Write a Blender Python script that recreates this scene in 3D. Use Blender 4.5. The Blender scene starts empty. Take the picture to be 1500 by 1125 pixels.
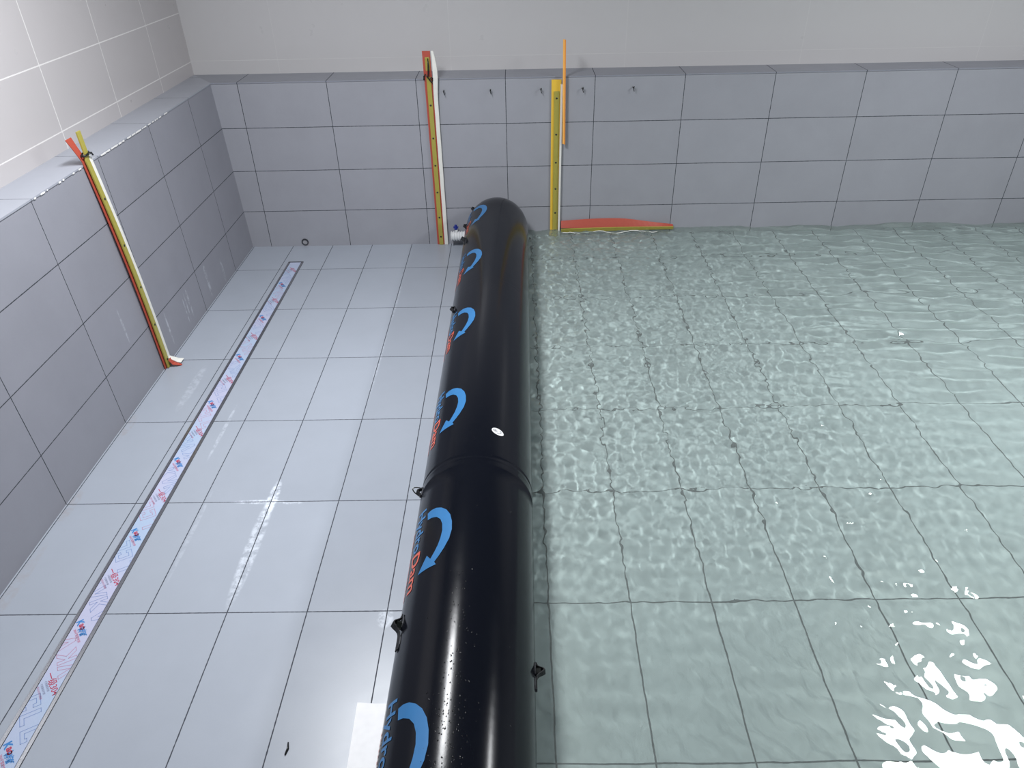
import bpy, bmesh, math, random
import numpy as np
from mathutils import Vector, Matrix, Euler
random.seed(7)
S = bpy.context.scene
COL = S.collection
# ------------------------------------------------------------------ camera, world, exposure, lamps
cam = bpy.data.cameras.new('camera'); co = bpy.data.objects.new('camera', cam); COL.objects.link(co)
co.location = (2.0135, -5.2239, 2.2259); co.rotation_euler = (0.9785, 0.0192, 0.0022)
cam.sensor_fit = 'HORIZONTAL'; cam.sensor_width = 36.0; cam.lens = 36.0*1081.26/1500
cam.clip_start = .02
S.camera = co
S.view_settings.view_transform = 'Standard'; S.view_settings.look = 'None'
S.view_settings.gamma = 1.0; S.view_settings.use_curve_mapping = False
S.view_settings.exposure = 0.0
w = bpy.data.worlds.new('world'); S.world = w; w.use_nodes = True
w.node_tree.nodes['Background'].inputs[0].default_value = (.75, .8, .9, 1)
w.node_tree.nodes['Background'].inputs[1].default_value = 0.02
S.cycles.max_bounces = 10; S.cycles.diffuse_bounces = 5; S.cycles.transmission_bounces = 8
S.cycles.sample_clamp_indirect = 6.0
CEIL = 2.85
LAMPS = [(1.10, -2.4, 102), (4.95, -2.4, 96), (1.10, -6.1, 22), (4.95, -6.1, 45)]  # last two are fill panels added behind the camera to brighten the room
PANEL_W, PANEL_L = .4, 1.0
def lamp_light(x, y, power, parent):
    l = bpy.data.lights.new('panel_light', 'AREA'); l.shape = 'RECTANGLE'
    l.size = PANEL_W-.04; l.size_y = PANEL_L-.04; l.energy = power; l.color = (.955, .975, 1.0)
    o = bpy.data.objects.new('panel_light', l); COL.objects.link(o)
    o.location = (x, y, CEIL-.022)
    l.cycles.is_caustics_light = True
    return o

# ------------------------------------------------------------------ helpers
def tag(o, label=None, cat=None, group=None, kind=None):
    if label: o['label'] = label
    if cat: o['category'] = cat
    if group: o['group'] = group
    if kind: o['kind'] = kind
    return o
def mesh_obj(name, verts, faces, mat, parent=None, smooth=False):
    me = bpy.data.meshes.new(name); me.from_pydata([tuple(v) for v in verts], [], faces); me.update()
    if mat: me.materials.append(mat)
    if smooth: me.polygons.foreach_set('use_smooth', [True]*len(me.polygons))
    o = bpy.data.objects.new(name, me); COL.objects.link(o)
    if parent: o.parent = parent
    return o
def bm_obj(name, bm, mat, parent=None, smooth=False, bevel=0):
    me = bpy.data.meshes.new(name); bmesh.ops.recalc_face_normals(bm, faces=bm.faces[:]); bm.to_mesh(me); bm.free()
    if mat: me.materials.append(mat)
    if smooth: me.polygons.foreach_set('use_smooth', [True]*len(me.polygons))
    o = bpy.data.objects.new(name, me); COL.objects.link(o)
    if parent: o.parent = parent
    if bevel:
        b = o.modifiers.new('bevel', 'BEVEL'); b.width = bevel; b.segments = 2; b.limit_method = 'ANGLE'
    return o
def empty(name, loc=(0, 0, 0)):
    o = bpy.data.objects.new(name, None); COL.objects.link(o); o.location = loc; o.empty_display_size = .05
    return o
def box(bm, x0, x1, y0, y1, z0, z1):
    v = [bm.verts.new(p) for p in ((x0,y0,z0),(x1,y0,z0),(x1,y1,z0),(x0,y1,z0),(x0,y0,z1),(x1,y0,z1),(x1,y1,z1),(x0,y1,z1))]
    for f in ((0,3,2,1),(4,5,6,7),(0,1,5,4),(1,2,6,5),(2,3,7,6),(3,0,4,7)): bm.faces.new([v[i] for i in f])
    return v
def hexa(bm, P):   # 8 points, bottom ring then top ring
    v = [bm.verts.new(p) for p in P]
    for f in ((0,3,2,1),(4,5,6,7),(0,1,5,4),(1,2,6,5),(2,3,7,6),(3,0,4,7)): bm.faces.new([v[i] for i in f])
def tube_bm(bm, pts, r, seg=8, caps=True):
    pts = [Vector(p) for p in pts]; rings = []
    rr = r if isinstance(r, (list, tuple)) else [r]*len(pts)
    up = None
    for i, p in enumerate(pts):
        t = (pts[min(i+1, len(pts)-1)]-pts[max(i-1, 0)]).normalized()
        if up is None:
            up = Vector((0, 0, 1)) if abs(t.z) < .9 else Vector((1, 0, 0))
        a = t.cross(up).normalized(); b = a.cross(t).normalized(); up = b
        rings.append([bm.verts.new(p+rr[i]*(math.cos(k*2*math.pi/seg)*a+math.sin(k*2*math.pi/seg)*b)) for k in range(seg)])
    for A, B in zip(rings, rings[1:]):
        for k in range(seg): bm.faces.new((A[k], A[(k+1) % seg], B[(k+1) % seg], B[k]))
    if caps:
        bm.faces.new(rings[0][::-1]); bm.faces.new(rings[-1])
def ribbon(bm, path, wdir, width, thick, tdir):
    """closed strip: cross-section width x thick swept along path; width / wdir may be lists"""
    R = []
    for i, p in enumerate(path):
        p = Vector(p); wd = Vector(wdir[i] if isinstance(wdir, list) else wdir).normalized()
        td = Vector(tdir[i] if isinstance(tdir, list) else tdir).normalized()
        wi = width[i] if isinstance(width, list) else width
        R.append([bm.verts.new(p+wd*a*wi/2+td*b*thick/2) for a, b in ((-1,-1),(1,-1),(1,1),(-1,1))])
    for A, B in zip(R, R[1:]):
        for k in range(4): bm.faces.new((A[k], A[(k+1) % 4], B[(k+1) % 4], B[k]))
    bm.faces.new(R[0][::-1]); bm.faces.new(R[-1])

# ------------------------------------------------------------------ materials
class NT:
    def __init__(s, name):
        s.m = bpy.data.materials.new(name); s.m.use_nodes = True; s.t = s.m.node_tree; s.n = s.t.nodes
        s.p = s.n['Principled BSDF']; s.out = s.n['Material Output']
    def new(s, ty, **k):
        n = s.n.new(ty)
        for a, b in k.items(): setattr(n, a, b)
        return n
    def link(s, a, b): s.t.links.new(a, b)
    def setv(s, sock, v):
        if isinstance(v, bpy.types.NodeSocket): s.link(v, sock)
        elif v is not None: sock.default_value = v
    def math(s, op, a, b=None, c=None):
        n = s.new('ShaderNodeMath', operation=op)
        for i, v in enumerate((a, b, c)): s.setv(n.inputs[i], v) if v is not None else None
        return n.outputs[0]
    def mix(s, f, a, b):
        n = s.new('ShaderNodeMix', data_type='RGBA')
        s.setv(n.inputs[0], f); s.setv(n.inputs[6], a); s.setv(n.inputs[7], b); return n.outputs[2]
    def coords(s):
        g = s.new('ShaderNodeTexCoord'); x = s.new('ShaderNodeSeparateXYZ'); s.link(g.outputs['Object'], x.inputs[0]); s.co = g.outputs['Object']
        return x.outputs
    def noise(s, scale, detail=3, rough=.5, vec=None):
        n = s.new('ShaderNodeTexNoise'); n.inputs['Scale'].default_value = scale
        n.inputs['Detail'].default_value = detail; n.inputs['Roughness'].default_value = rough
        s.link(vec or s.co, n.inputs['Vector']); return n.outputs[0]
    def ramp(s, v, a, b):
        n = s.new('ShaderNodeMapRange'); n.interpolation_type = 'SMOOTHSTEP'
        s.link(v, n.inputs[0]); n.inputs[1].default_value = a; n.inputs[2].default_value = b; return n.outputs[0]
def plain(name, col, rough=.5, metal=0, spec=.5, bump=None, coat=0):
    t = NT(name); t.coords(); t.p.inputs['Roughness'].default_value = rough; t.p.inputs['Metallic'].default_value = metal
    t.p.inputs['Specular IOR Level'].default_value = spec; t.p.inputs['Coat Weight'].default_value = coat
    n = t.noise(35, 3); c = t.mix(n, (*[x*.93 for x in col], 1), (*[min(1, x*1.06) for x in col], 1))
    t.link(c, t.p.inputs['Base Color'])
    if bump:
        b = t.new('ShaderNodeBump'); b.inputs['Strength'].default_value = bump[0]; b.inputs['Distance'].default_value = .003
        t.link(t.noise(bump[1], 4), b.inputs['Height']); t.link(b.outputs[0], t.p.inputs['Normal'])
    return t.m
def tile_mat(name, ax, ay, ox, oy, wx, wy, gw, col, grout, rough, spec=.5, var=.05, cloud=.07, stains=(), zcut=None, maxgrout=None):
    """ax, ay: 0/1/2 axes of the object coordinates; joints at o + k*w; stains: (cx, cy, rx, ry, strength) in the same axes"""
    t = NT(name); c = t.coords()
    def line(a, o, wd):
        u = t.math('DIVIDE', t.math('SUBTRACT', c[a], o), wd)
        d = t.math('MULTIPLY', t.math('ABSOLUTE', t.math('SUBTRACT', t.math('FRACT', t.math('ADD', u, 100.5)), .5)), wd)
        return d, t.math('FLOOR', u)
    dx, ix = line(ax, ox, wx); dy, iy = line(ay, oy, wy)
    d = t.math('MINIMUM', dx, dy)
    wob = t.math('MULTIPLY', t.math('SUBTRACT', t.noise(60, 2), .5), gw*.5)
    g = t.math('LESS_THAN', t.math('ADD', d, wob), gw/2)
    cb = t.new('ShaderNodeCombineXYZ'); t.link(ix, cb.inputs[0]); t.link(iy, cb.inputs[1])
    wn = t.new('ShaderNodeTexWhiteNoise', noise_dimensions='3D'); t.link(cb.outputs[0], wn.inputs['Vector'])
    v = t.math('ADD', t.math('MULTIPLY', t.math('SUBTRACT', wn.outputs[0], .5), var),
               t.math('MULTIPLY', t.math('SUBTRACT', t.noise(3.5, 6, .65), .5), cloud*2))
    v = t.math('ADD', v, t.math('MULTIPLY', t.math('SUBTRACT', t.noise(160, 2, .7), .5), cloud*.7))
    hs = t.new('ShaderNodeHueSaturation'); hs.inputs['Color'].default_value = (*col, 1)
    t.link(t.math('ADD', v, 1.0), hs.inputs['Value'])
    base = hs.outputs[0]
    for (cx, cy, rx, ry, st) in stains:
        ex = t.math('DIVIDE', t.math('SUBTRACT', c[ax], cx), rx); ey = t.math('DIVIDE', t.math('SUBTRACT', c[ay], cy), ry)
        r = t.math('ADD', t.math('MULTIPLY', ex, ex), t.math('MULTIPLY', ey, ey))
        m = t.math('MULTIPLY', t.ramp(r, 1.0, .35), t.ramp(t.noise(28, 4, .7), .38, .62))
        base = t.mix(t.math('MULTIPLY', m, abs(st)), base, (.75, .8, .88, 1) if st > 0 else (.30, .22, .18, 1))
    fin = t.mix(g, base, (*grout, 1))
    t.link(fin, t.p.inputs['Base Color'])
    t.p.inputs['Specular IOR Level'].default_value = spec
    rr = t.math('ADD', t.math('MULTIPLY', t.noise(9, 3), .12), rough-.06)
    t.link(t.math('MAXIMUM', rr, t.math('MULTIPLY', g, .8)), t.p.inputs['Roughness'])
    b = t.new('ShaderNodeBump'); b.inputs['Strength'].default_value = .35; b.inputs['Distance'].default_value = .002
    t.link(t.math('MULTIPLY', t.math('SUBTRACT', 1.0, g), 1.0), b.inputs['Height']); t.link(b.outputs[0], t.p.inputs['Normal'])
    return t.m
DARK = (.045, .05, .065)
M = {}
M['floor'] = tile_mat('floor_tile', 0, 1, .3027, -.4167, .3, .6, .0042, (.34, .37, .425), DARK, .33,
    stains=[(.905, -2.80, .028, .14, .8), (.90, -3.08, .035, .36, .55), (.86, -2.817, .14, .016, .7), (1.00, -2.825, .05, .012, .5),
            (1.50, -3.45, .035, .05, .55), (1.21, -.95, .010, .30, .22), (1.205, -1.7, .012, .4, .25), (.62, -3.0, .01, .3, .15), (.52, -2.3, .012, .25, .3),
            (.42, -4.05, .02, .2, .35), (.02, -2.83, .03, .12, -.25), (.02, -2.25, .03, .12, -.25), (.22, -1.9, .03, .25, .2), (.03, -3.3, .03, .3, -.2)])
M['basin'] = tile_mat('floor_tile_brightened', 0, 1, .3027, -.4167, .3, .6, .0058, (.45, .475, .535), (.03, .033, .042), .35)  # same tile as the dry floor, brightness added in its colour
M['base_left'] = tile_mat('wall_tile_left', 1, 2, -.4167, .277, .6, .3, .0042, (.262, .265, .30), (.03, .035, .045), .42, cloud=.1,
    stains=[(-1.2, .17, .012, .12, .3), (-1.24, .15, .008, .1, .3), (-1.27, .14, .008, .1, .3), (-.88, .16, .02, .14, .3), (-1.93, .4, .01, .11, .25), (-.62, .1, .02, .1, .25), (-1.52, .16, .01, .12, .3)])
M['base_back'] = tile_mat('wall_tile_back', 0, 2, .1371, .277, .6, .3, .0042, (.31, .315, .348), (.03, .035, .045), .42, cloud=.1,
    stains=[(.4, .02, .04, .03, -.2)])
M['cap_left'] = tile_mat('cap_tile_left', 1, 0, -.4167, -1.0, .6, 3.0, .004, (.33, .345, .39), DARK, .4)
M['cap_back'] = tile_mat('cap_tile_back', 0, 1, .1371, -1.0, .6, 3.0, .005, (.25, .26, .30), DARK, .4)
M['up_left'] = tile_mat('upper_tile_left', 1, 2, -.262, 1.262, .61, .306, .0055, (.47, .447, .452), (.70, .68, .67), .3, var=.02, cloud=.03)
M['up_back'] = tile_mat('upper_tile_back', 0, 2, .36, 1.268, 1.2, .6, .0035, (.50, .49, .495), (.55, .54, .54), .3, var=.01, cloud=.02)
M['ceiling'] = plain('ceiling_paint', (.20, .20, .21), .8)
M['paint'] = plain('wall_paint', (.52, .52, .53), .7)
M['rubber'] = None
t = NT('black_pvc'); t.coords()
t.p.inputs['Base Color'].default_value = (.004, .005, .0085, 1)
t.p.inputs['Specular IOR Level'].default_value = .2
t.link(t.math('ADD', t.math('MULTIPLY', t.noise(5, 4), .08), .13), t.p.inputs['Roughness'])
b = t.new('ShaderNodeBump'); b.inputs['Strength'].default_value = .12; b.inputs['Distance'].default_value = .002
t.link(t.noise(18, 4), b.inputs['Height']); t.link(b.outputs[0], t.p.inputs['Normal']); M['pvc'] = t.m
M['pvc_seam'] = plain('black_pvc_seam', (.014, .015, .019), .30)
M['drop'] = plain('droplet_dark', (.006, .006, .008), .05)
M['strap'] = plain('black_webbing', (.008, .008, .010), .6, bump=(.5, 500))
M['patch'] = plain('grey_rubber_patch', (.035, .037, .045), .5, bump=(.6, 300))
M['blue'] = plain('blue_print', (.03, .165, .39), .35)
M['red'] = plain('orange_red_print', (.62, .10, .055), .35)
M['white'] = plain('white_plastic', (.72, .73, .74), .4)
M['white_foam'] = plain('white_foam_strip', (.74, .73, .68), .6, bump=(.3, 60))
M['yellow'] = plain('olive_yellow_bar', (.36, .315, .06), .4)
M['yellow_bright'] = plain('golden_yellow_strip', (.78, .50, .05), .45)
M['orange_red'] = plain('orange_red_membrane', (.42, .072, .045), .5, bump=(.3, 40))
M['orange'] = plain('orange_rod', (.92, .45, .10), .4)
M['orange2'] = plain('deep_orange_rod', (.75, .28, .05), .4)
M['screw'] = plain('dark_screw', (.05, .055, .05), .35, .8)
M['black'] = plain('black_plastic', (.006, .008, .007), .35)
M['steel'] = plain('brushed_steel', (.50, .50, .52), .22, 1.0)
M['gap'] = plain('dark_gap', (.02, .02, .022), .7)
M['plug'] = plain('grey_plug', (.30, .30, .32), .5)
M['navy'] = plain('navy_plastic', (.02, .035, .25), .35)
M['hole'] = plain('outlet_dark', (.03, .033, .04), .6)
M['paper'] = plain('white_paper', (.93, .93, .95), .6)
M['film_blue'] = plain('film_print_blue', (.16, .24, .48), .4)
M['film_red'] = plain('film_print_red', (.48, .20, .30), .4)
M['film_red_bold'] = plain('film_print_bold_red', (.42, .06, .11), .4)
M['film_blue_bold'] = plain('film_print_bold_blue', (.04, .20, .50), .4)
M['film_dark'] = plain('film_print_grey', (.25, .27, .38), .4)
M['film'] = None
t = NT('protective_film'); t.coords(); t.p.inputs['Roughness'].default_value = .3
c = t.mix(t.ramp(t.noise(2.2, 2), .35, .65), (.38, .47, .62, 1), (.46, .47, .62, 1)); t.link(c, t.p.inputs['Base Color']); M['film'] = t.m
M['mortar'] = plain('white_mortar', (.75, .74, .72), .8)
t = NT('lamp_diffuser'); t.coords(); t.p.inputs['Base Color'].default_value = (.9, .9, .9, 1)
t.p.inputs['Emission Color'].default_value = (.955, .975, 1, 1); t.p.inputs['Emission Strength'].default_value = 6.0; M['diff'] = t.m
# water: clear refracting surface with a faint green tint
t = NT('pool_water'); t.n.remove(t.p)
g = t.new('ShaderNodeBsdfGlass'); g.inputs['IOR'].default_value = 1.333; g.inputs['Roughness'].default_value = 0.0
g.inputs['Color'].default_value = (.925, 1.0, .925, 1); 
df = t.new('ShaderNodeBsdfDiffuse'); df.inputs['Color'].default_value = (.80, .91, .89, 1)       # slight milkiness, raised to brighten the pool
mx = t.new('ShaderNodeMixShader'); mx.inputs[0].default_value = .125; t.link(g.outputs[0], mx.inputs[1]); t.link(df.outputs[0], mx.inputs[2])
t.link(mx.outputs[0], t.out.inputs[0]); M['water'] = t.m

# ------------------------------------------------------------------ room shell
X1, YF = 7.0, -8.2
LX = lambda z: -.0057-.0306*z          # the left tiled base leans out a little
H = 1.177; CT = .010
def struct(name, bm, m, parent=None, **k):
    o = bm_obj(name, bm, m, parent, **k)
    if not parent: o['kind'] = 'structure'
    return o
XB = 1.89          # from here on the floor tile is coloured lighter to brighten the pool
bm = bmesh.new(); box(bm, -.5, XB, YF-.1, .5, -.12, 0); floor = struct('floor', bm, M['floor'])
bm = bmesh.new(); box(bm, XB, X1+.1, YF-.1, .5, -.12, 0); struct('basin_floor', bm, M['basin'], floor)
bm = bmesh.new(); box(bm, -.5, X1+.1, YF-.1, .5, CEIL, CEIL+.1); struct('ceiling', bm, M['ceiling'])
UX = -.25                              # face of the upper left wall
bm = bmesh.new(); box(bm, UX-.2, UX, YF, .5, 0, CEIL); wl = struct('wall_left', bm, M['up_left'])
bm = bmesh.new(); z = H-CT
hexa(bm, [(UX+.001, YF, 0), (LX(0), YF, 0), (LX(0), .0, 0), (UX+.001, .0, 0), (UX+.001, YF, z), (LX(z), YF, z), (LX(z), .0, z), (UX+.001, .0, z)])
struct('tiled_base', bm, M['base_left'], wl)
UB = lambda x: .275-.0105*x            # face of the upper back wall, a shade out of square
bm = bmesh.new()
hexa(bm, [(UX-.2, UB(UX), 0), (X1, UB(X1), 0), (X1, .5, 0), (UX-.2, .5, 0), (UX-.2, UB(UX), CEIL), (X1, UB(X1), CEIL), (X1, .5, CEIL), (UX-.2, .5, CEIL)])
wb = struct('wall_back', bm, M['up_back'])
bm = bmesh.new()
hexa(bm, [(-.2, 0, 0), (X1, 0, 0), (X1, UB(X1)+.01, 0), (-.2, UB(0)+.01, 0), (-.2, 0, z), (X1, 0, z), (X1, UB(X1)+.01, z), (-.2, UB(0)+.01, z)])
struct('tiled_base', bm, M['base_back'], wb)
# caps on the ledge: mitred in the corner
e = LX(H)+.004
bm = bmesh.new()
def prism(bm, poly, z0, z1):
    a = [bm.verts.new((x, y, z0)) for x, y in poly]; b = [bm.verts.new((x, y, z1)) for x, y in poly]
    bm.faces.new(a[::-1]); bm.faces.new(b)
    for i in range(len(poly)): j = (i+1) % len(poly); bm.faces.new((a[i], a[j], b[j], b[i]))
prism(bm, [(UX, YF), (e, YF), (e, -.003), (UX, UB(UX))], H-CT+.002, H); struct('ledge_cap', bm, M['cap_left'], wl)
bm = bmesh.new(); prism(bm, [(e, -.003), (X1, -.003), (X1, UB(X1)), (UX, UB(UX))], H-CT+.002, H); struct('ledge_cap', bm, M['cap_back'], wb)
bm = bmesh.new(); box(bm, X1, X1+.15, YF, .5, 0, CEIL); struct('wall_right', bm, M['paint'])
bm = bmesh.new(); box(bm, UX-.2, X1+.15, YF-.15, YF, 0, CEIL); struct('wall_front', bm, M['paint'])
# rough mortar crumbs along the chipped edge of the left cap
bm = bmesh.new()
for i in range(60):
    y = random.choice((random.uniform(-1.55, -.75), random.uniform(-1.2, -.8), random.uniform(-2.2, -1.2)))
    l = random.uniform(.006, .03); h_ = random.uniform(.001, .0028)
    box(bm, e-.003, e+h_*.6, y, y+l, H-.008-h_, H-.004+h_*.3)
o = struct('mortar_crumbs', bm, M['mortar'], wl); o['kind'] = 'stuff'

# ceiling lamps, the rear pair added as unseen fill
for i, (x, y, pw) in enumerate(LAMPS):
    root = empty('ceiling_panel_lamp', (x, y, CEIL))
    tag(root, ('white LED ceiling panel above the dry floor by the left wall', 'white LED ceiling panel above the pool water',
               'added unseen fill panel above the dry floor behind the camera', 'added unseen fill panel over the pool behind the camera')[i], 'ceiling lamp', 'LED ceiling panels')
    bm = bmesh.new(); a, l = PANEL_W/2, PANEL_L/2
    box(bm, -a-.01, a+.01, -l-.01, -l+.01, -.025, 0); box(bm, -a-.01, a+.01, l-.01, l+.01, -.025, 0)
    box(bm, -a-.01, -a+.01, -l+.01, l-.01, -.025, 0); box(bm, a-.01, a+.01, -l+.01, l-.01, -.025, 0)
    bm_obj('frame', bm, M['white'], root)
    bm = bmesh.new(); box(bm, -a+.01, a-.01, -l+.01, l-.01, -.012, -.002); bm_obj('diffuser', bm, M['white'], root)
    lo = lamp_light(0, 0, pw, root); lo.parent = root; lo.location = (0, 0, -.022)

# ------------------------------------------------------------------ water surface
def heights():
    d = .0095; x0, x1, y0, y1 = 1.975, X1+.005, -5.7, .004
    nx = int((x1-x0)/d)+1; ny = int((y1-y0)/d)+1
    xs = np.linspace(x0, x1, nx); ys = np.linspace(y0, y1, ny); X, Y = np.meshgrid(xs, ys)
    rng = np.random.default_rng(5)
    KX = np.fft.fftfreq(nx, xs[1]-xs[0])[None, :]; KY = np.fft.fftfreq(ny, ys[1]-ys[0])[:, None]
    K = np.hypot(KX, KY)+1e-9
    def field(lam, bw, aniso=0, ang=90):
        f = np.fft.fft2(rng.normal(size=(ny, nx)))
        env = np.exp(-((np.log(K*lam))**2)/(2*bw*bw))
        if aniso:
            th = np.arctan2(KY, KX)-math.radians(ang); env = env*np.abs(np.cos(th))**aniso
        h = np.real(np.fft.ifft2(f*env)); gx = np.gradient(h, xs[1]-xs[0], axis=1); gy = np.gradient(h, ys[1]-ys[0], axis=0)
        return h/np.sqrt((gx**2+gy**2).mean())          # unit rms slope
    sm = lambda v, a, b: np.clip((v-a)/(b-a), 0, 1)**2*(3-2*np.clip((v-a)/(b-a), 0, 1))
    chop = field(.085, .35); fine = field(.045, .3); ridg = field(.13, .3, 12, 84); ridg2 = field(.07, .25, 18, 82); swell = field(.8, .4); mid = field(.22, .3)
    near = 1-sm(X, 2.7, 4.6)                             # choppy water beside the tube
    far = sm(Y, -4.0, -2.4)                              # calmer towards the camera
    right = sm(X, 2.7, 4.1)*sm(Y, -3.1, -1.3)            # long ridges far right
    h = chop*.16*(.14+.90*near*far+.10*far) + fine*.15*(.03+.9*near*far+.07*far) + ridg*(.035+.20*right) + ridg2*.10*right + swell*.02 + mid*(.03+.045*far)
    h += .016*np.sin(X*4.1+.6)*np.exp(Y/.10)*sm(X, 2.9, 3.6)*.6
    return xs, ys, X, Y, .094+h
xs, ys, X, Y, Hh = heights()
ny, nx = X.shape
me = bpy.data.meshes.new('pool_water')
co_ = np.stack([X, Y, Hh], -1).reshape(-1, 3)
ii = np.arange(nx*ny).reshape(ny, nx)
q = np.stack([ii[:-1, :-1], ii[:-1, 1:], ii[1:, 1:], ii[1:, :-1]], -1).reshape(-1, 4)
me.vertices.add(len(co_)); me.vertices.foreach_set('co', co_.ravel())
me.loops.add(q.size); me.loops.foreach_set('vertex_index', q.ravel().astype(np.int32))
me.polygons.add(len(q)); me.polygons.foreach_set('loop_start', np.arange(0, q.size, 4, dtype=np.int32))
me.update(calc_edges=True); me.polygons.foreach_set('use_smooth', np.ones(len(q), bool)); me.materials.append(M['water'])
water = bpy.data.objects.new('pool_water', me); COL.objects.link(water)
tag(water, 'clear rippling greenish water filling the basin right of the black tube', 'water', kind='stuff')
water.cycles.is_caustics_caster = True
for o in S.objects:
    if o.type == 'MESH' and o is not water: o.cycles.is_caustics_receiver = True

# ------------------------------------------------------------------ the black flood-barrier tube
R0 = .2193
def TX(y): return 1.861+.0095*y
def rad(y):     # rounded far end, slightly drawn-in welds
    y0, y1 = -.34, -.02
    r = R0
    if y > y0: r = R0*max(0., 1-((y-y0)/(y1-y0))**2.4)**(1/2.2)
    for s in (-1.536, -3.06, -4.585): r -= .0003*math.exp(-((y-s)/.022)**2)
    return r
def TP(y, th, off=0.):   # th from the crown, + towards the water
    r = rad(y); n = Vector((math.sin(th), 0, math.cos(th)))
    return Vector((TX(y), y, R0))+n*(r+off)
tube = empty('flood_barrier_tube', (1.83, -2.6, 0))
tag(tube, 'long black inflated plastic barrier tube lying between dry tiles and water', 'flood barrier')
def child(o, p):
    o.parent = p; o.matrix_parent_inverse = Matrix.Translation(-Vector(p.location)); return o
ys_ = sorted(set([-.02-.32*(1-math.cos(k/16*math.pi/2)) for k in range(17)] + list(np.arange(-.40, -6.6, -.06)) +
     [s+d for s in (-1.536, -3.06, -4.585) for d in (-.04, -.03, -.02, -.01, 0, .01, .02, .03, .04)]), reverse=True)
bm = bmesh.new(); SEG = 128; rings = []
for y in ys_:
    if rad(y) < 1e-4: rings.append([bm.verts.new((TX(y), y, R0))])
    else: rings.append([bm.verts.new(TP(y, k*2*math.pi/SEG)) for k in range(SEG)])
for A, B in zip(rings, rings[1:]):
    for k in range(SEG):
        k2 = (k+1) % SEG
        if len(A) == 1: bm.faces.new((A[0], B[k2], B[k]))
        else: bm.faces.new((A[k], A[k2], B[k2], B[k]))
bm.faces.new(rings[-1])
# the tube sags a little flat where it meets the floor
for v in bm.verts: v.co.z = max(v.co.z, .001)
child(bm_obj('tube_body', bm, M['pvc'], smooth=True), tube)
for s in (-1.536, -3.06, -4.585):       # welded overlap bands
    bm = bmesh.new(); prev = None
    for k in range(65):
        th = math.radians(-105+210*k/64)
        cur = [bm.verts.new(TP(s+dy, th, o_)) for dy, o_ in ((.009, .0), (.007, .0002), (-.007, .0002), (-.009, .0))]
        if prev:
            for a in range(3): bm.faces.new((prev[a], prev[a+1], cur[a+1], cur[a]))
        prev = cur
    child(bm_obj('weld_seam', bm, M['pvc'], smooth=True), tube)
# wrapping flat print onto the tube: s runs towards the camera from y0, a is arc length from the crown
def wrap_bm(bm, y0, off):
    for c in np.arange(-.3413, .1, .008):
        bmesh.ops.bisect_plane(bm, geom=bm.verts[:]+bm.edges[:]+bm.faces[:], plane_co=(0, c, 0), plane_no=(0, 1, 0))
    for c in np.arange(.0071, .5, .02):
        bmesh.ops.bisect_plane(bm, geom=bm.verts[:]+bm.edges[:]+bm.faces[:], plane_co=(c, 0, 0), plane_no=(1, 0, 0))
    bmesh.ops.remove_doubles(bm, verts=bm.verts[:], dist=3e-4); bmesh.ops.dissolve_degenerate(bm, edges=bm.edges[:], dist=1e-4)
    for v in bm.verts:
        s, a = v.co.x, v.co.y; v.co = TP(y0-s, a/R0, off)
def text_bm(body, size, offset=0., shear=0., spacing=1.):
    cu = bpy.data.curves.new('lettering', 'FONT'); cu.body = body; cu.size = size; cu.offset = offset; cu.shear = shear
    cu.space_character = spacing; cu.resolution_u = 3
    o = bpy.data.objects.new('lettering', cu); COL.objects.link(o)
    dg = bpy.context.evaluated_depsgraph_get(); me = bpy.data.meshes.new_from_object(o.evaluated_get(dg))
    bm = bmesh.new(); bm.from_mesh(me); bpy.data.objects.remove(o); bpy.data.curves.remove(cu); bpy.data.meshes.remove(me)
    return bm
def scale_to(bm, x0, x1, y0, y1, cap):     # fit width to x0..x1; heights scaled so that cap -> y1-y0
    mx = [v.co.x for v in bm.verts]; a, b_ = min(mx), max(mx)
    for v in bm.verts:
        v.co.x = x0+(v.co.x-a)/(b_-a)*(x1-x0); v.co.y = y0+v.co.y/cap*(y1-y0)
OUT = [(.044,-.174),(.040,-.155),(.043,-.132),(.055,-.108),(.075,-.086),(.105,-.069),(.14,-.060),(.18,-.057),(.22,-.063),(.258,-.078),(.285,-.093),(.307,-.109)]
INN = [(.286,-.127),(.262,-.114),(.235,-.103),(.205,-.096),(.172,-.0926),(.140,-.096),(.113,-.106),(.093,-.124),(.083,-.148),(.081,-.168)]
arrow = OUT+[(.321,-.1015),(.326,-.178),(.263,-.145)]+INN
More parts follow.
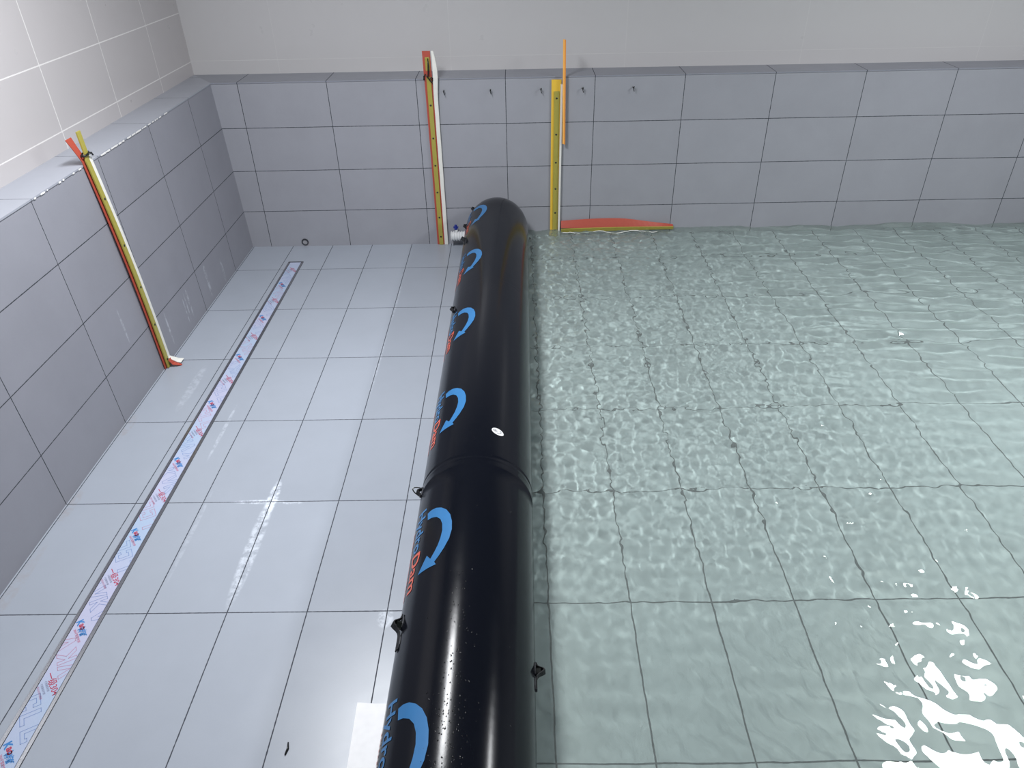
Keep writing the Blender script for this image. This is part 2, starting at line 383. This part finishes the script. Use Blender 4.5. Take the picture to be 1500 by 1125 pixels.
for i, y0 in enumerate((.51, -.26+.755*0, -1.005, -1.755, -2.50, -3.25, -4.005, -4.76)):
    if y0 > 0: continue
    lg = None
    bm = bmesh.new(); bm.faces.new([bm.verts.new((s, a, 0)) for s, a in arrow]); bmesh.ops.triangulate(bm, faces=bm.faces[:])
    wrap_bm(bm, y0, .0012); lg = child(bm_obj('blue_arrow_print', bm, M['blue'], smooth=True), tube); lg['label'] = 'curved blue arrow'
    bm = text_bm('Hydro', .08, .0014, .12); scale_to(bm, .0, .198, -.240, -.184, .058); wrap_bm(bm, y0, .0012)
    child(bm_obj('blue_lettering', bm, M['blue'], smooth=True), tube)['label'] = 'blue lettering'
    bm = text_bm('Dam', .08, .0014, .12); scale_to(bm, .206, .372, -.240, -.184, .058); wrap_bm(bm, y0, .0012)
    child(bm_obj('red_lettering', bm, M['red'], smooth=True), tube)['label'] = 'orange red lettering'
    bm = bmesh.new()                                         # worn tag line under the name, seen edge on
    s = .06
    while s < .36:
        l = random.uniform(.008, .016); bm.faces.new([bm.verts.new(p) for p in ((s, -.288, 0), (s+l, -.288, 0), (s+l, -.272, 0), (s, -.272, 0))]); s += l+.006
    wrap_bm(bm, y0, .0012); child(bm_obj('red_underline_print', bm, M['red'], smooth=True), tube)
# oval valve sticker
bm = bmesh.new(); yc, tc = -2.886, math.radians(22.2)
def oval(a, b_, n=28, rot=.5): return [(math.cos(k*2*math.pi/n)*a*math.cos(rot)-math.sin(k*2*math.pi/n)*b_*math.sin(rot),
                                        math.cos(k*2*math.pi/n)*a*math.sin(rot)+math.sin(k*2*math.pi/n)*b_*math.cos(rot)) for k in range(n)]
def on_tube(bm, pts, yc, tc, off, thick=.0):
    vs = [bm.verts.new(TP(yc-v_, tc+u_/R0, off)) for u_, v_ in pts]; bm.faces.new(vs); return vs
on_tube(bm, oval(.027, .019), yc, tc, .002); st = child(bm_obj('round_sticker', bm, M['white'], smooth=True), tube); st['label'] = 'small white oval sticker'
def ringpoly(bm, a, b_, w_, a0, a1, cx=0, cy=0, off=.0026):
    n = 16; prev = None
    for k in range(n+1):
        t_ = a0+(a1-a0)*k/n
        cur = [bm.verts.new(TP(yc-(cy+math.sin(t_)*(b_+q_)), tc+(cx+math.cos(t_)*(a+q_))/R0, off)) for q_ in (0, w_)]
        if prev: bm.faces.new((prev[0], prev[1], cur[1], cur[0]))
        prev = cur
bm = bmesh.new(); ringpoly(bm, .010, .008, .0022, -1.2, 2.2, .003, .001); ringpoly(bm, .004, .004, .002, 0, 6.28, -.013, -.006); ringpoly(bm, .005, .003, .0015, 2.4, 5, -.002, .001)
bm_obj('grey_logo_print', bm, M['patch'], st)
# carrying handles and lashing loops
def handle(y, deg, L=.11, big=True, tilt=0.):
    th = math.radians(deg)
    n = Vector((math.sin(th), 0, math.cos(th))); s_ = Vector((0, -1, 0)); tdir = n.cross(s_)
    h = child(empty('strap_handle'), tube); h.location = (0, 0, 0)
    for k in ((-.5, .5) if big else (0,)):
        bm = bmesh.new()
        pts = [(.018*math.cos(a_*math.pi/6), .5*L*k*1.15+(.024*math.sin(a_*math.pi/6))) for a_ in range(12)]
        a = [bm.verts.new(TP(y-v_, th+u_/R0, .0005)) for u_, v_ in pts]; b2 = [bm.verts.new(TP(y-v_, th+u_/R0*.9, .003)) for u_, v_ in pts]
        bm.faces.new(b2)
        for i in range(12): j = (i+1) % 12; bm.faces.new((a[i], a[j], b2[j], b2[i]))
        bm_obj('patch', bm, M['patch'], h)
    bm = bmesh.new(); path = []; wd = []
    for k in range(17):
        f = k/16; bump = math.exp(-((f-(.30 if big else .5))/(.13 if big else .24))**2)
        path.append(TP(y-(f-.5)*L, th+tilt*math.sin(f*3.1), .0035+(.026 if big else .017)*bump)); wd.append(.016+(.010 if big else .004)*bump)
    ribbon(bm, path, tdir, wd, .004, n)
    bm_obj('strap_loop', bm, M['strap'], h)
    if big:
        bm = bmesh.new(); c0 = [TP(y-(f-.5)*L, th, .010) for f in (.20, .40)]
        ribbon(bm, [c0[0], (c0[0]+c0[1])/2, c0[1]], tdir, [.014, .030, .012], .016, n)
        bm_obj('buckle', bm, M['black'], h)
    for c_ in h.children: c_.matrix_parent_inverse = Matrix.Translation((0, 0, 0))
    h.matrix_parent_inverse = Matrix.Translation(-Vector(tube.location))
    return h
handle(-3.755, -65, .13, True); handle(-1.674, -60, .05, False); handle(-.735, -60, .07, True); handle(-.17, -56, .05, False)
handle(-.42, -68, .05, False); handle(-3.86, 86, .09, True)
h = handle(-3.087, -72, .045, False)
bm = bmesh.new(); c0 = TP(-3.08, math.radians(-74), .004)
tube_bm(bm, [c0+Vector((-.03*math.sin(a_), 0, .012-.024*a_/3.14+.018*math.sin(a_)))+Vector((0, .012*math.cos(a_), 0)) for a_ in np.linspace(0, math.pi, 12)], .0022, 6)
r_ = bm_obj('d_ring', bm, M['screw'], h)
# water drops beading on the crown
bm = bmesh.new()
for i in range(270):
    if i < 230: y, th = random.choice((random.gauss(-4.15, .13), random.uniform(-4.4, -3.6))), random.gauss(-.04, .13)
    else: y, th = random.uniform(-4.5, -2.6), random.uniform(-.5, .9)
    if rad(y) < .1: continue
    r = random.uniform(.0009, .0026)*(1.3 if random.random() < .08 else 1)
    c0 = TP(y, th); n = Vector((math.sin(th), 0, math.cos(th))); a = Vector((0, 1, 0)); b_ = n.cross(a); el = random.uniform(1, 1.8)
    tip = bm.verts.new(c0+n*r*.7); r1 = [bm.verts.new(c0+n*r*.45+(a*math.cos(k)*el+b_*math.sin(k))*r*.7) for k in np.arange(0, 6.2, math.pi/3)]
    r2 = [bm.verts.new(c0+(a*math.cos(k)*el+b_*math.sin(k))*r) for k in np.arange(0, 6.2, math.pi/3)]
    for k in range(6):
        j = (k+1) % 6; bm.faces.new((tip, r1[k], r1[j])); bm.faces.new((r1[k], r2[k], r2[j], r1[j]))
o = child(bm_obj('water_drops', bm, M['drop'], smooth=True), tube); o['kind'] = 'stuff'

# ------------------------------------------------------------------ linear floor drain
drain = empty('linear_floor_drain', (.393, -2.2, 0))
tag(drain, 'long steel-framed linear drain under printed protective film set in dry floor', 'floor drain')
DX0, DX1, DY0, DY1 = .338, .448, -5.6, -.288
def dchild(bm, name, m, **k): return child(bm_obj(name, bm, m, **k), drain)
bm = bmesh.new(); box(bm, DX0, DX1, DY0, DY1, .0002, .0012); dchild(bm, 'channel', M['gap'])
bm = bmesh.new(); f = .0125
for x in (DX0+.001, DX1-.001-f): box(bm, x, x+f, DY0, DY1-.012, .001, .0036)
dchild(bm, 'frame', M['steel'])
bm = bmesh.new(); box(bm, DX0+.001, DX1-.001, DY1-.011, DY1-.001, .001, .0036); dchild(bm, 'frame_end', M['gap'])
FX0, FX1 = DX0+f+.0035, DX1-f-.0035
bm = bmesh.new(); box(bm, FX0, FX1, DY0, DY1-.014, .001, .0030); cov = dchild(bm, 'film_covered_cover', M['film'])
def prints(name, bm, m):
    # keep only what lies on the film
    for (c_, n_) in (((FX0+.0006, 0, 0), (-1, 0, 0)), ((FX1-.0006, 0, 0), (1, 0, 0))):
        bmesh.ops.bisect_plane(bm, geom=bm.verts[:]+bm.edges[:]+bm.faces[:], plane_co=c_, plane_no=n_, clear_outer=True)
    if not bm.verts: bm.free(); return
    bm_obj(name, bm, m, cov)
def place(bm, x, y, rot, zz=.0034):
    cx = (min(v.co.x for v in bm.verts)+max(v.co.x for v in bm.verts))/2; cy = (min(v.co.y for v in bm.verts)+max(v.co.y for v in bm.verts))/2
    c, s = math.cos(rot), math.sin(rot)
    for v in bm.verts:
        a, b_ = v.co.x-cx, v.co.y-cy; v.co = (x+a*c-b_*s, y+a*s+b_*c, zz)
    return bm
def outline(bm, poly, wd=.0016, closed=True):
    n = len(poly)
    for i in range(n if closed else n-1):
        a, b_ = Vector(poly[i]), Vector(poly[(i+1) % n]); d = (b_-a); 
        if d.length < 1e-6: continue
        d.normalize(); p = Vector((-d.y, d.x))*wd/2
        bm.faces.new([bm.verts.new((*q_, 0)) for q_ in (a-p-d*wd/2, b_-p+d*wd/2, b_+p+d*wd/2, a+p-d*wd/2)])
def merge(dst, src):
    me_ = bpy.data.meshes.new('merge_tmp'); src.to_mesh(me_); src.free(); dst.from_mesh(me_); bpy.data.meshes.remove(me_)
GLY = [[(0,0),(.014,0),(.014,.028),(.038,0),(.056,0),(.028,.034),(.054,.066),(.037,.066),(.014,.040),(.014,.066),(0,.066)],
       [(0,0),(.044,0),(.044,.013),(.016,.013),(.016,.066),(0,.066)],
       [(0,.066),(.022,0),(.036,0),(.058,.066),(.042,.066),(.029,.024),(.016,.066)],
       [(0,0),(.05,0),(.05,.02),(.036,.02),(.036,.013),(.014,.013),(.014,.053),(.036,.053),(.036,.042),(.05,.042),(.05,.066),(0,.066)]]
ROT = math.radians(-52)
y = -4.35; k = 0
while y < -.36:
    B_, Rd, Rb, Bb, Gd = [bmesh.new() for _ in range(5)]
    # one repeat: outlined big letters, then a logo block or a grade block
    bmx = bmesh.new()
    for j in range(3):
        g = GLY[(k*3+j*2+k//2) % 4]; outline(bmx, [(px_*.95+j*.062, py_*.95) for px_, py_ in g])
    if k % 3 == 1:
        outline(bmx, [(-.02, .01), (-.02, .05)], closed=False)
    place(bmx, .393+random.uniform(-.006, .006), y+.045, math.radians(-60+random.choice((0, 180)))); merge(B_ if k % 3 else Rd, bmx)
    yb = y+.165
    if k % 2 == 0:
        merge(Rb, place(text_bm('一级304', .030, .0003), .402, yb+.006, ROT))
        for j in range(2):
            merge(Gd, place(text_bm('不锈钢保护膜', .0085), .386-j*.008, yb-.004-j*.011, ROT))
        merge(Rd, place(text_bm('请在60天内撕膜', .0085), .374, yb-.03, ROT))
    else:
        merge(Bb, place(text_bm('K', .034, .0012), .373, yb+.022, ROT)); merge(Rb, place(text_bm('ao', .030, .0012), .387, yb+.004, ROT))
        for j in range(2): merge(Bb, place(text_bm('baiter' if j == 0 else '保护膜', .020 if j == 0 else .013, .0006), .407-j*.014, yb-.016-j*.004, ROT))
        merge(Rd, place(text_bm('304不锈钢专用', .011, .0003), .388, yb-.036, ROT))
    y += .235; k += 1
    for n_, b0, m_ in (('blue_outline_print', B_, 'film_blue'), ('pink_print', Rd, 'film_red'), ('red_lettering', Rb, 'film_red_bold'), ('blue_lettering', Bb, 'film_blue_bold'), ('grey_lettering', Gd, 'film_dark')):
        prints(n_, b0, M[m_])

# ------------------------------------------------------------------ wall seal strips
def screws(root, pts, nrm, r=.007):
    n = Vector(nrm).normalized(); a = n.orthogonal().normalized(); b_ = n.cross(a)
    for p in pts:
        bm = bmesh.new(); p = Vector(p)
        r0 = [bm.verts.new(p+(a*math.cos(k)+b_*math.sin(k))*r) for k in np.arange(0, 6.2, math.pi/4)]
        r1 = [bm.verts.new(p+n*.002+(a*math.cos(k)+b_*math.sin(k))*r*.8) for k in np.arange(0, 6.2, math.pi/4)]
        tip = bm.verts.new(p+n*.003)
        for k in range(8): j = (k+1) % 8; bm.faces.new((r0[k], r0[j], r1[j], r1[k])); bm.faces.new((r1[k], r1[j], tip))
        child(bm_obj('screw', bm, M['screw'], smooth=True), root)
# 1: leaning on the left wall
s1 = empty('seal_strip', (.02, -1.69, 0)); tag(s1, 'leaning yellow, red and white seal strip with splayed top against the left wall', 'seal strip')
def L1(z, dy=0, dx=0):      # centre line: foot a hand off the wall, bowing back to the ledge edge
    f = z/1.33
    return Vector((LX(z)+.018-.005*f+.010*math.sin(f*3.1)+dx, -1.688-.060*f+.010*math.sin(f*math.pi)+dy, z))
zs = [.004+1.19*k/24 for k in range(25)]
top = [1.22, 1.255, 1.29, 1.325]
bm = bmesh.new(); path = [L1(z, -.006, -.010) for z in zs]+[L1(z, -.010-.009*i, -.008-.005*i) for i, z in enumerate([1.225, 1.265, 1.305], 1)]
ribbon(bm, path, (0, 1, 0), [.048]*len(zs)+[.040, .044, .052], .003, (1, 0, 0)); child(bm_obj('red_membrane', bm, M['orange_red']), s1)
bm = bmesh.new(); path = [L1(z, -.003, .002) for z in zs]+[L1(z, .002+.004*i, .004) for i, z in enumerate(top, 1)]
ribbon(bm, path, (0, 1, 0), .032, .008, (1, 0, 0)); child(bm_obj('yellow_bar', bm, M['yellow'], bevel=.001), s1)
bm = bmesh.new(); zw = zs
path = [L1(z, .024, .0) for z in zw]+[L1(1.225, .022, 0), L1(1.26, .016, -.002)]
wd = [.026]*len(zw)+[.018, .006]
foot = [Vector((LX(0)+.075, -1.640, .012)), Vector((LX(0)+.052, -1.646, .020))]
ribbon(bm, foot+path[1:], (0, 1, 0), [.05, .04]+wd[1:], .012, (1, 0, .1)); child(bm_obj('white_foam', bm, M['white_foam'], bevel=.003), s1)
bm = bmesh.new(); ribbon(bm, [Vector((LX(0)+.085, -1.672, .003)), Vector((LX(0)+.07, -1.676, .008)), Vector((LX(0)+.045, -1.68, .018)), Vector((LX(0)+.03, -1.684, .05))], (0, 1, 0), [.012, .02, .03, .03], .003, (0, 0, 1))
child(bm_obj('red_foot_flap', bm, M['orange_red']), s1)
screws(s1, [L1(z, -.003, .006) for z in (.055, .28, .51, .75, 1.0)], (1, 0, 0))
bm = bmesh.new(); c0 = L1(1.222, .004, .0)
tube_bm(bm, [c0+Vector((.014*math.cos(a), .028*math.sin(a), .004*math.sin(a))) for a in np.linspace(0, 2*math.pi, 16)], .0045, 6)
tube_bm(bm, [c0+Vector((.014, -.004, 0)), c0+Vector((.024, .014, .002)), c0+Vector((.02, .028, -.012))], .0045, 6)
child(bm_obj('black_cable_tie', bm, M['black'], smooth=True), s1)
# 2: upright on the back wall, left of the tube
s2 = empty('seal_strip', (1.44, -.02, 0)); tag(s2, 'upright yellow seal strip with red top on the back wall left of the tube', 'seal strip')
bm = bmesh.new(); zz = np.linspace(.002, 1.352, 12)
ribbon(bm, [(1.425+.0015*math.sin(z*3), -.012-.01*(z > 1.2), z) for z in zz], (1, 0, 0), .053, .004, (0, 1, 0)); child(bm_obj('red_membrane', bm, M['orange_red']), s2)
bm = bmesh.new(); ribbon(bm, [(1.428, -.018-.01*(z > 1.2), z) for z in np.linspace(.001, 1.315, 12)], (1, 0, 0), .030, .006, (0, 1, 0)); child(bm_obj('yellow_bar', bm, M['yellow'], bevel=.001), s2)
bm = bmesh.new(); ribbon(bm, [(1.4665+.008*math.exp(-((z-1.22)/.1)**2)-.004*(z > 1.3), -.018-.012*math.exp(-((z-1.22)/.14)**2), z) for z in np.linspace(.001, 1.352, 26)], (1, 0, 0),
    [.027+.006*math.exp(-((z-1.2)/.1)**2)-.012*max(0, (z-1.25)/.1) for z in np.linspace(.001, 1.352, 26)], .016, (0, 1, 0)); child(bm_obj('white_foam', bm, M['white_foam'], bevel=.003), s2)
screws(s2, [(1.428, -.0215, z) for z in (.065, .215, .405, .60, .79, 1.01)], (0, -1, 0))
bm = bmesh.new()
tube_bm(bm, [(1.400, -.034, 1.20), (1.408, -.036, 1.212), (1.43, -.040, 1.185), (1.448, -.036, 1.160), (1.454, -.032, 1.168)], .0042, 6)
tube_bm(bm, [(1.425, -.040, 1.19), (1.430, -.044, 1.22), (1.434, -.044, 1.27), (1.433, -.040, 1.31)], [.003, .005, .005, .003], 6)
tube_bm(bm, [(1.434, -.040, 1.176), (1.446, -.040, 1.192), (1.456, -.036, 1.188), (1.456, -.034, 1.17)], .0042, 6)
tube_bm(bm, [(1.398, -.030, 1.20), (1.398, -.034, 1.175)], .005, 6)
child(bm_obj('black_cable_tie', bm, M['black'], smooth=True), s2)
# 3: upright on the back wall, right of the tube, its foot in the water
s3 = empty('seal_strip', (2.277, -.02, .0)); tag(s3, 'golden yellow seal strip standing in the water against the back wall', 'seal strip')
bm = bmesh.new(); ribbon(bm, [(2.278, -.010, z) for z in np.linspace(.0, 1.158, 8)], (1, 0, 0), .066, .004, (0, 1, 0)); child(bm_obj('yellow_backing', bm, M['yellow_bright']), s3)
bm = bmesh.new(); ribbon(bm, [(2.281, -.016, z) for z in np.linspace(.0, 1.085, 8)], (1, 0, 0), .036, .006, (0, 1, 0)); child(bm_obj('olive_bar', bm, M['yellow'], bevel=.001), s3)
bm = bmesh.new(); ribbon(bm, [(2.313-.004*(1-z/1.13), -.022, z) for z in np.linspace(.0, 1.13, 10)], (1, 0, 0), .014, .022, (0, 1, 0)); child(bm_obj('white_foam', bm, M['white_foam'], bevel=.002), s3)
screws(s3, [(2.281, -.0195, z) for z in (.10, .235, .415, .605, .80, 1.04)], (0, -1, 0))
# orange rod hung beside it
rod = empty('orange_rod', (2.33, -.05, .74)); tag(rod, 'thin orange square rod standing above the golden strip on the back wall', 'rod')
bm = bmesh.new(); ribbon(bm, [(2.329, -.042, .742), (2.321, -.042, 1.408)], (1, 0, 0), .011, .012, (0, 1, 0)); child(bm_obj('front_half', bm, M['orange'], bevel=.001), rod)
bm = bmesh.new(); ribbon(bm, [(2.3385, -.040, .738), (2.3305, -.040, 1.405)], (1, 0, 0), .008, .014, (0, 1, 0)); child(bm_obj('side_half', bm, M['orange2'], bevel=.001), rod)
# strip lying along the waterline at the foot of the back wall
s4 = empty('seal_strip', (2.74, -.04, .1)); tag(s4, 'red and yellow seal strip lying flat along the waterline at the back wall', 'seal strip')
xs4 = np.linspace(2.325, 3.155, 22)
def f4(x): return (x-2.325)/.83
bm = bmesh.new(); prev = None
for x in xs4:
    f = f4(x); taper = 1-.75*max(0, (f-.55)/.45)**1.3; hh = .052*taper*(1+.10*math.sin(f*5.5)); yb = -.012-.004*math.sin(f*9)
    zt = .118+hh+.012*math.sin(f*math.pi)*(1-f*.5); zb = .118-.002*f
    cur = [bm.verts.new(p) for p in ((x, yb, zt), (x, yb-.022, zb+.004), (x, yb-.018, zb), (x, yb+.006, zt-.003))]
    if prev:
        for k in range(4): j = (k+1) % 4; bm.faces.new((prev[k], prev[j], cur[j], cur[k]))
    else: bm.faces.new(cur[::-1])
    prev = cur
bm.faces.new(prev); child(bm_obj('red_membrane', bm, M['orange_red'], smooth=False), s4)
bm = bmesh.new(); ribbon(bm, [(x, -.046-.004*math.sin(f4(x)*7), .104+.007*math.sin(f4(x)*4)*(1-f4(x))+.012*f4(x)) for x in xs4], (0, -.35, 1), [.038*(1-.4*f4(x)) for x in xs4], .008, (0, -1, -.3))
child(bm_obj('yellow_bar', bm, M['yellow'], bevel=.001), s4)
rn = random.Random(3); xw = np.linspace(2.335, 3.03, 40)
bm = bmesh.new(); ribbon(bm, [(x, -.062-.012*math.sin(x*19)-rn.uniform(0, .006), .097+.006*math.sin(x*27)+rn.uniform(-.002, .002)) for x in xw], (0, -.8, .45), [.012+.012*abs(math.sin(x*13))*(x > 2.6) for x in xw], .004, (0, .5, 1))
child(bm_obj('white_torn_edge', bm, M['white_foam']), s4)

# ------------------------------------------------------------------ small things on the back wall
hp = ['far left, close beside the upright strip with the red top', 'above the left shoulder of the black tube', 'just left of the golden strip', 'just right of the orange rod', 'rightmost, alone on its tile']
for i, x in enumerate((1.521, 1.834, 2.173, 2.453, 2.792)):
    bm = bmesh.new(); z = 1.098
    tube_bm(bm, [(x, .004, z), (x, -.016, z+.002), (x+.002, -.030, z+.001), (x+.004, -.034, z+.012)], [.0045, .004, .0035, .003], 6)
    tube_bm(bm, [(x-.001, -.026, z), (x+.006, -.030, z-.022)], .0028, 6)
    o = bm_obj('wall_hook', bm, M['screw'], smooth=True)
    tag(o, 'small dark wall hook, '+hp[i], 'hook', 'small hooks along the back wall')
# small round outlet low in the corner
oc = empty('wall_outlet', (.397, 0, .035)); tag(oc, 'small round dark outlet collar at foot of back wall beyond the drain', 'outlet')
bm = bmesh.new(); n_ = 20
for (ra, rb, ya, yb) in ((.026, .018, -.006, -.006),):
    A = [bm.verts.new((.397+ra*math.cos(k*2*math.pi/n_), .001, .034+ra*math.sin(k*2*math.pi/n_))) for k in range(n_)]
    A2 = [bm.verts.new((.397+ra*math.cos(k*2*math.pi/n_), ya, .034+ra*math.sin(k*2*math.pi/n_))) for k in range(n_)]
    B2 = [bm.verts.new((.397+rb*math.cos(k*2*math.pi/n_), yb, .032+rb*math.sin(k*2*math.pi/n_))) for k in range(n_)]
    B = [bm.verts.new((.397+rb*math.cos(k*2*math.pi/n_), .001, .032+rb*math.sin(k*2*math.pi/n_))) for k in range(n_)]
for P_, Q_ in ((A, A2), (A2, B2), (B2, B)):
    for k in range(n_): bm.faces.new((P_[k], P_[(k+1) % n_], Q_[(k+1) % n_], Q_[k]))
child(bm_obj('collar', bm, M['hole'], smooth=False), oc)
bm = bmesh.new(); bmesh.ops.create_circle(bm, cap_ends=True, segments=16, radius=.0185, matrix=Matrix.Translation((.397, -.002, .032)) @ Matrix.Rotation(math.pi/2, 4, 'X'))
child(bm_obj('plug', bm, M['plug']), oc)
# white ribbed hose end between the strip and the tube
hs = empty('hose_fitting', (1.57, -.06, .085)); tag(hs, 'white ribbed hose fitting with blue valve between red-topped strip and black tube', 'hose fitting')
bm = bmesh.new(); pts, rr = [], []
for k in range(41):
    pts.append((1.508+.19*k/40, -.062, .085)); rr.append(.034+.0045*math.sin(k*1.57))
tube_bm(bm, pts, rr, 20); child(bm_obj('ribbed_hose', bm, M['white'], smooth=True), hs)
bm = bmesh.new(); tube_bm(bm, [(1.551, -.062, .11), (1.551, -.062, .138)], .010, 12); child(bm_obj('valve_stem', bm, M['white'], smooth=True), hs)
bm = bmesh.new(); tube_bm(bm, [(1.548, -.062, .137), (1.548, -.062, .172)], [.013, .010], 10); box(bm, 1.530, 1.566, -.068, -.056, .148, .160)
child(bm_obj('blue_valve_knob', bm, M['navy'], bevel=.001), hs)
# paper sheet tucked under the tube
bm = bmesh.new()
P0 = [[(1.457, -3.790), (1.511, -3.793), (1.70, -3.797)], [(1.463, -4.00), (1.514, -4.00), (1.70, -4.0)], [(1.459, -4.35), (1.512, -4.35), (1.70, -4.35)]]
zt = {0: (.0035, .0008, .0012), 1: (.003, .0009, .0012), 2: (.003, .0008, .0012)}
vt = [[bm.verts.new((*p, zt[i][j]+.0005)) for j, p in enumerate(r)] for i, r in enumerate(P0)]; vb = [[bm.verts.new((*p, zt[i][j]+.0001)) for j, p in enumerate(r)] for i, r in enumerate(P0)]
for V_ in (vt, vb):
    for i in range(2):
        for j in range(2): bm.faces.new((V_[i][j], V_[i+1][j], V_[i+1][j+1], V_[i][j+1]))
ed = [(0,0),(1,0),(2,0),(2,1),(2,2),(1,2),(0,2),(0,1)]
for a, b_ in zip(ed, ed[1:]+ed[:1]): bm.faces.new((vt[a[0]][a[1]], vt[b_[0]][b_[1]], vb[b_[0]][b_[1]], vb[a[0]][a[1]]))
o = bm_obj('paper_sheet', bm, M['paper']); tag(o, 'white creased paper sheet on the floor tucked under the black tube', 'paper')
# a crumb of black plastic on the floor
bm = bmesh.new(); tube_bm(bm, [(1.262, -3.925, .003), (1.266, -3.945, .004), (1.262, -3.965, .003)], [.002, .0035, .0025], 6)
o = bm_obj('plastic_scrap', bm, M['black'], smooth=True); tag(o, 'tiny black plastic scrap lying on a dry floor tile near the paper', 'scrap')
for o in S.objects:
    if o.type == 'MESH' and o is not water: o.cycles.is_caustics_receiver = True
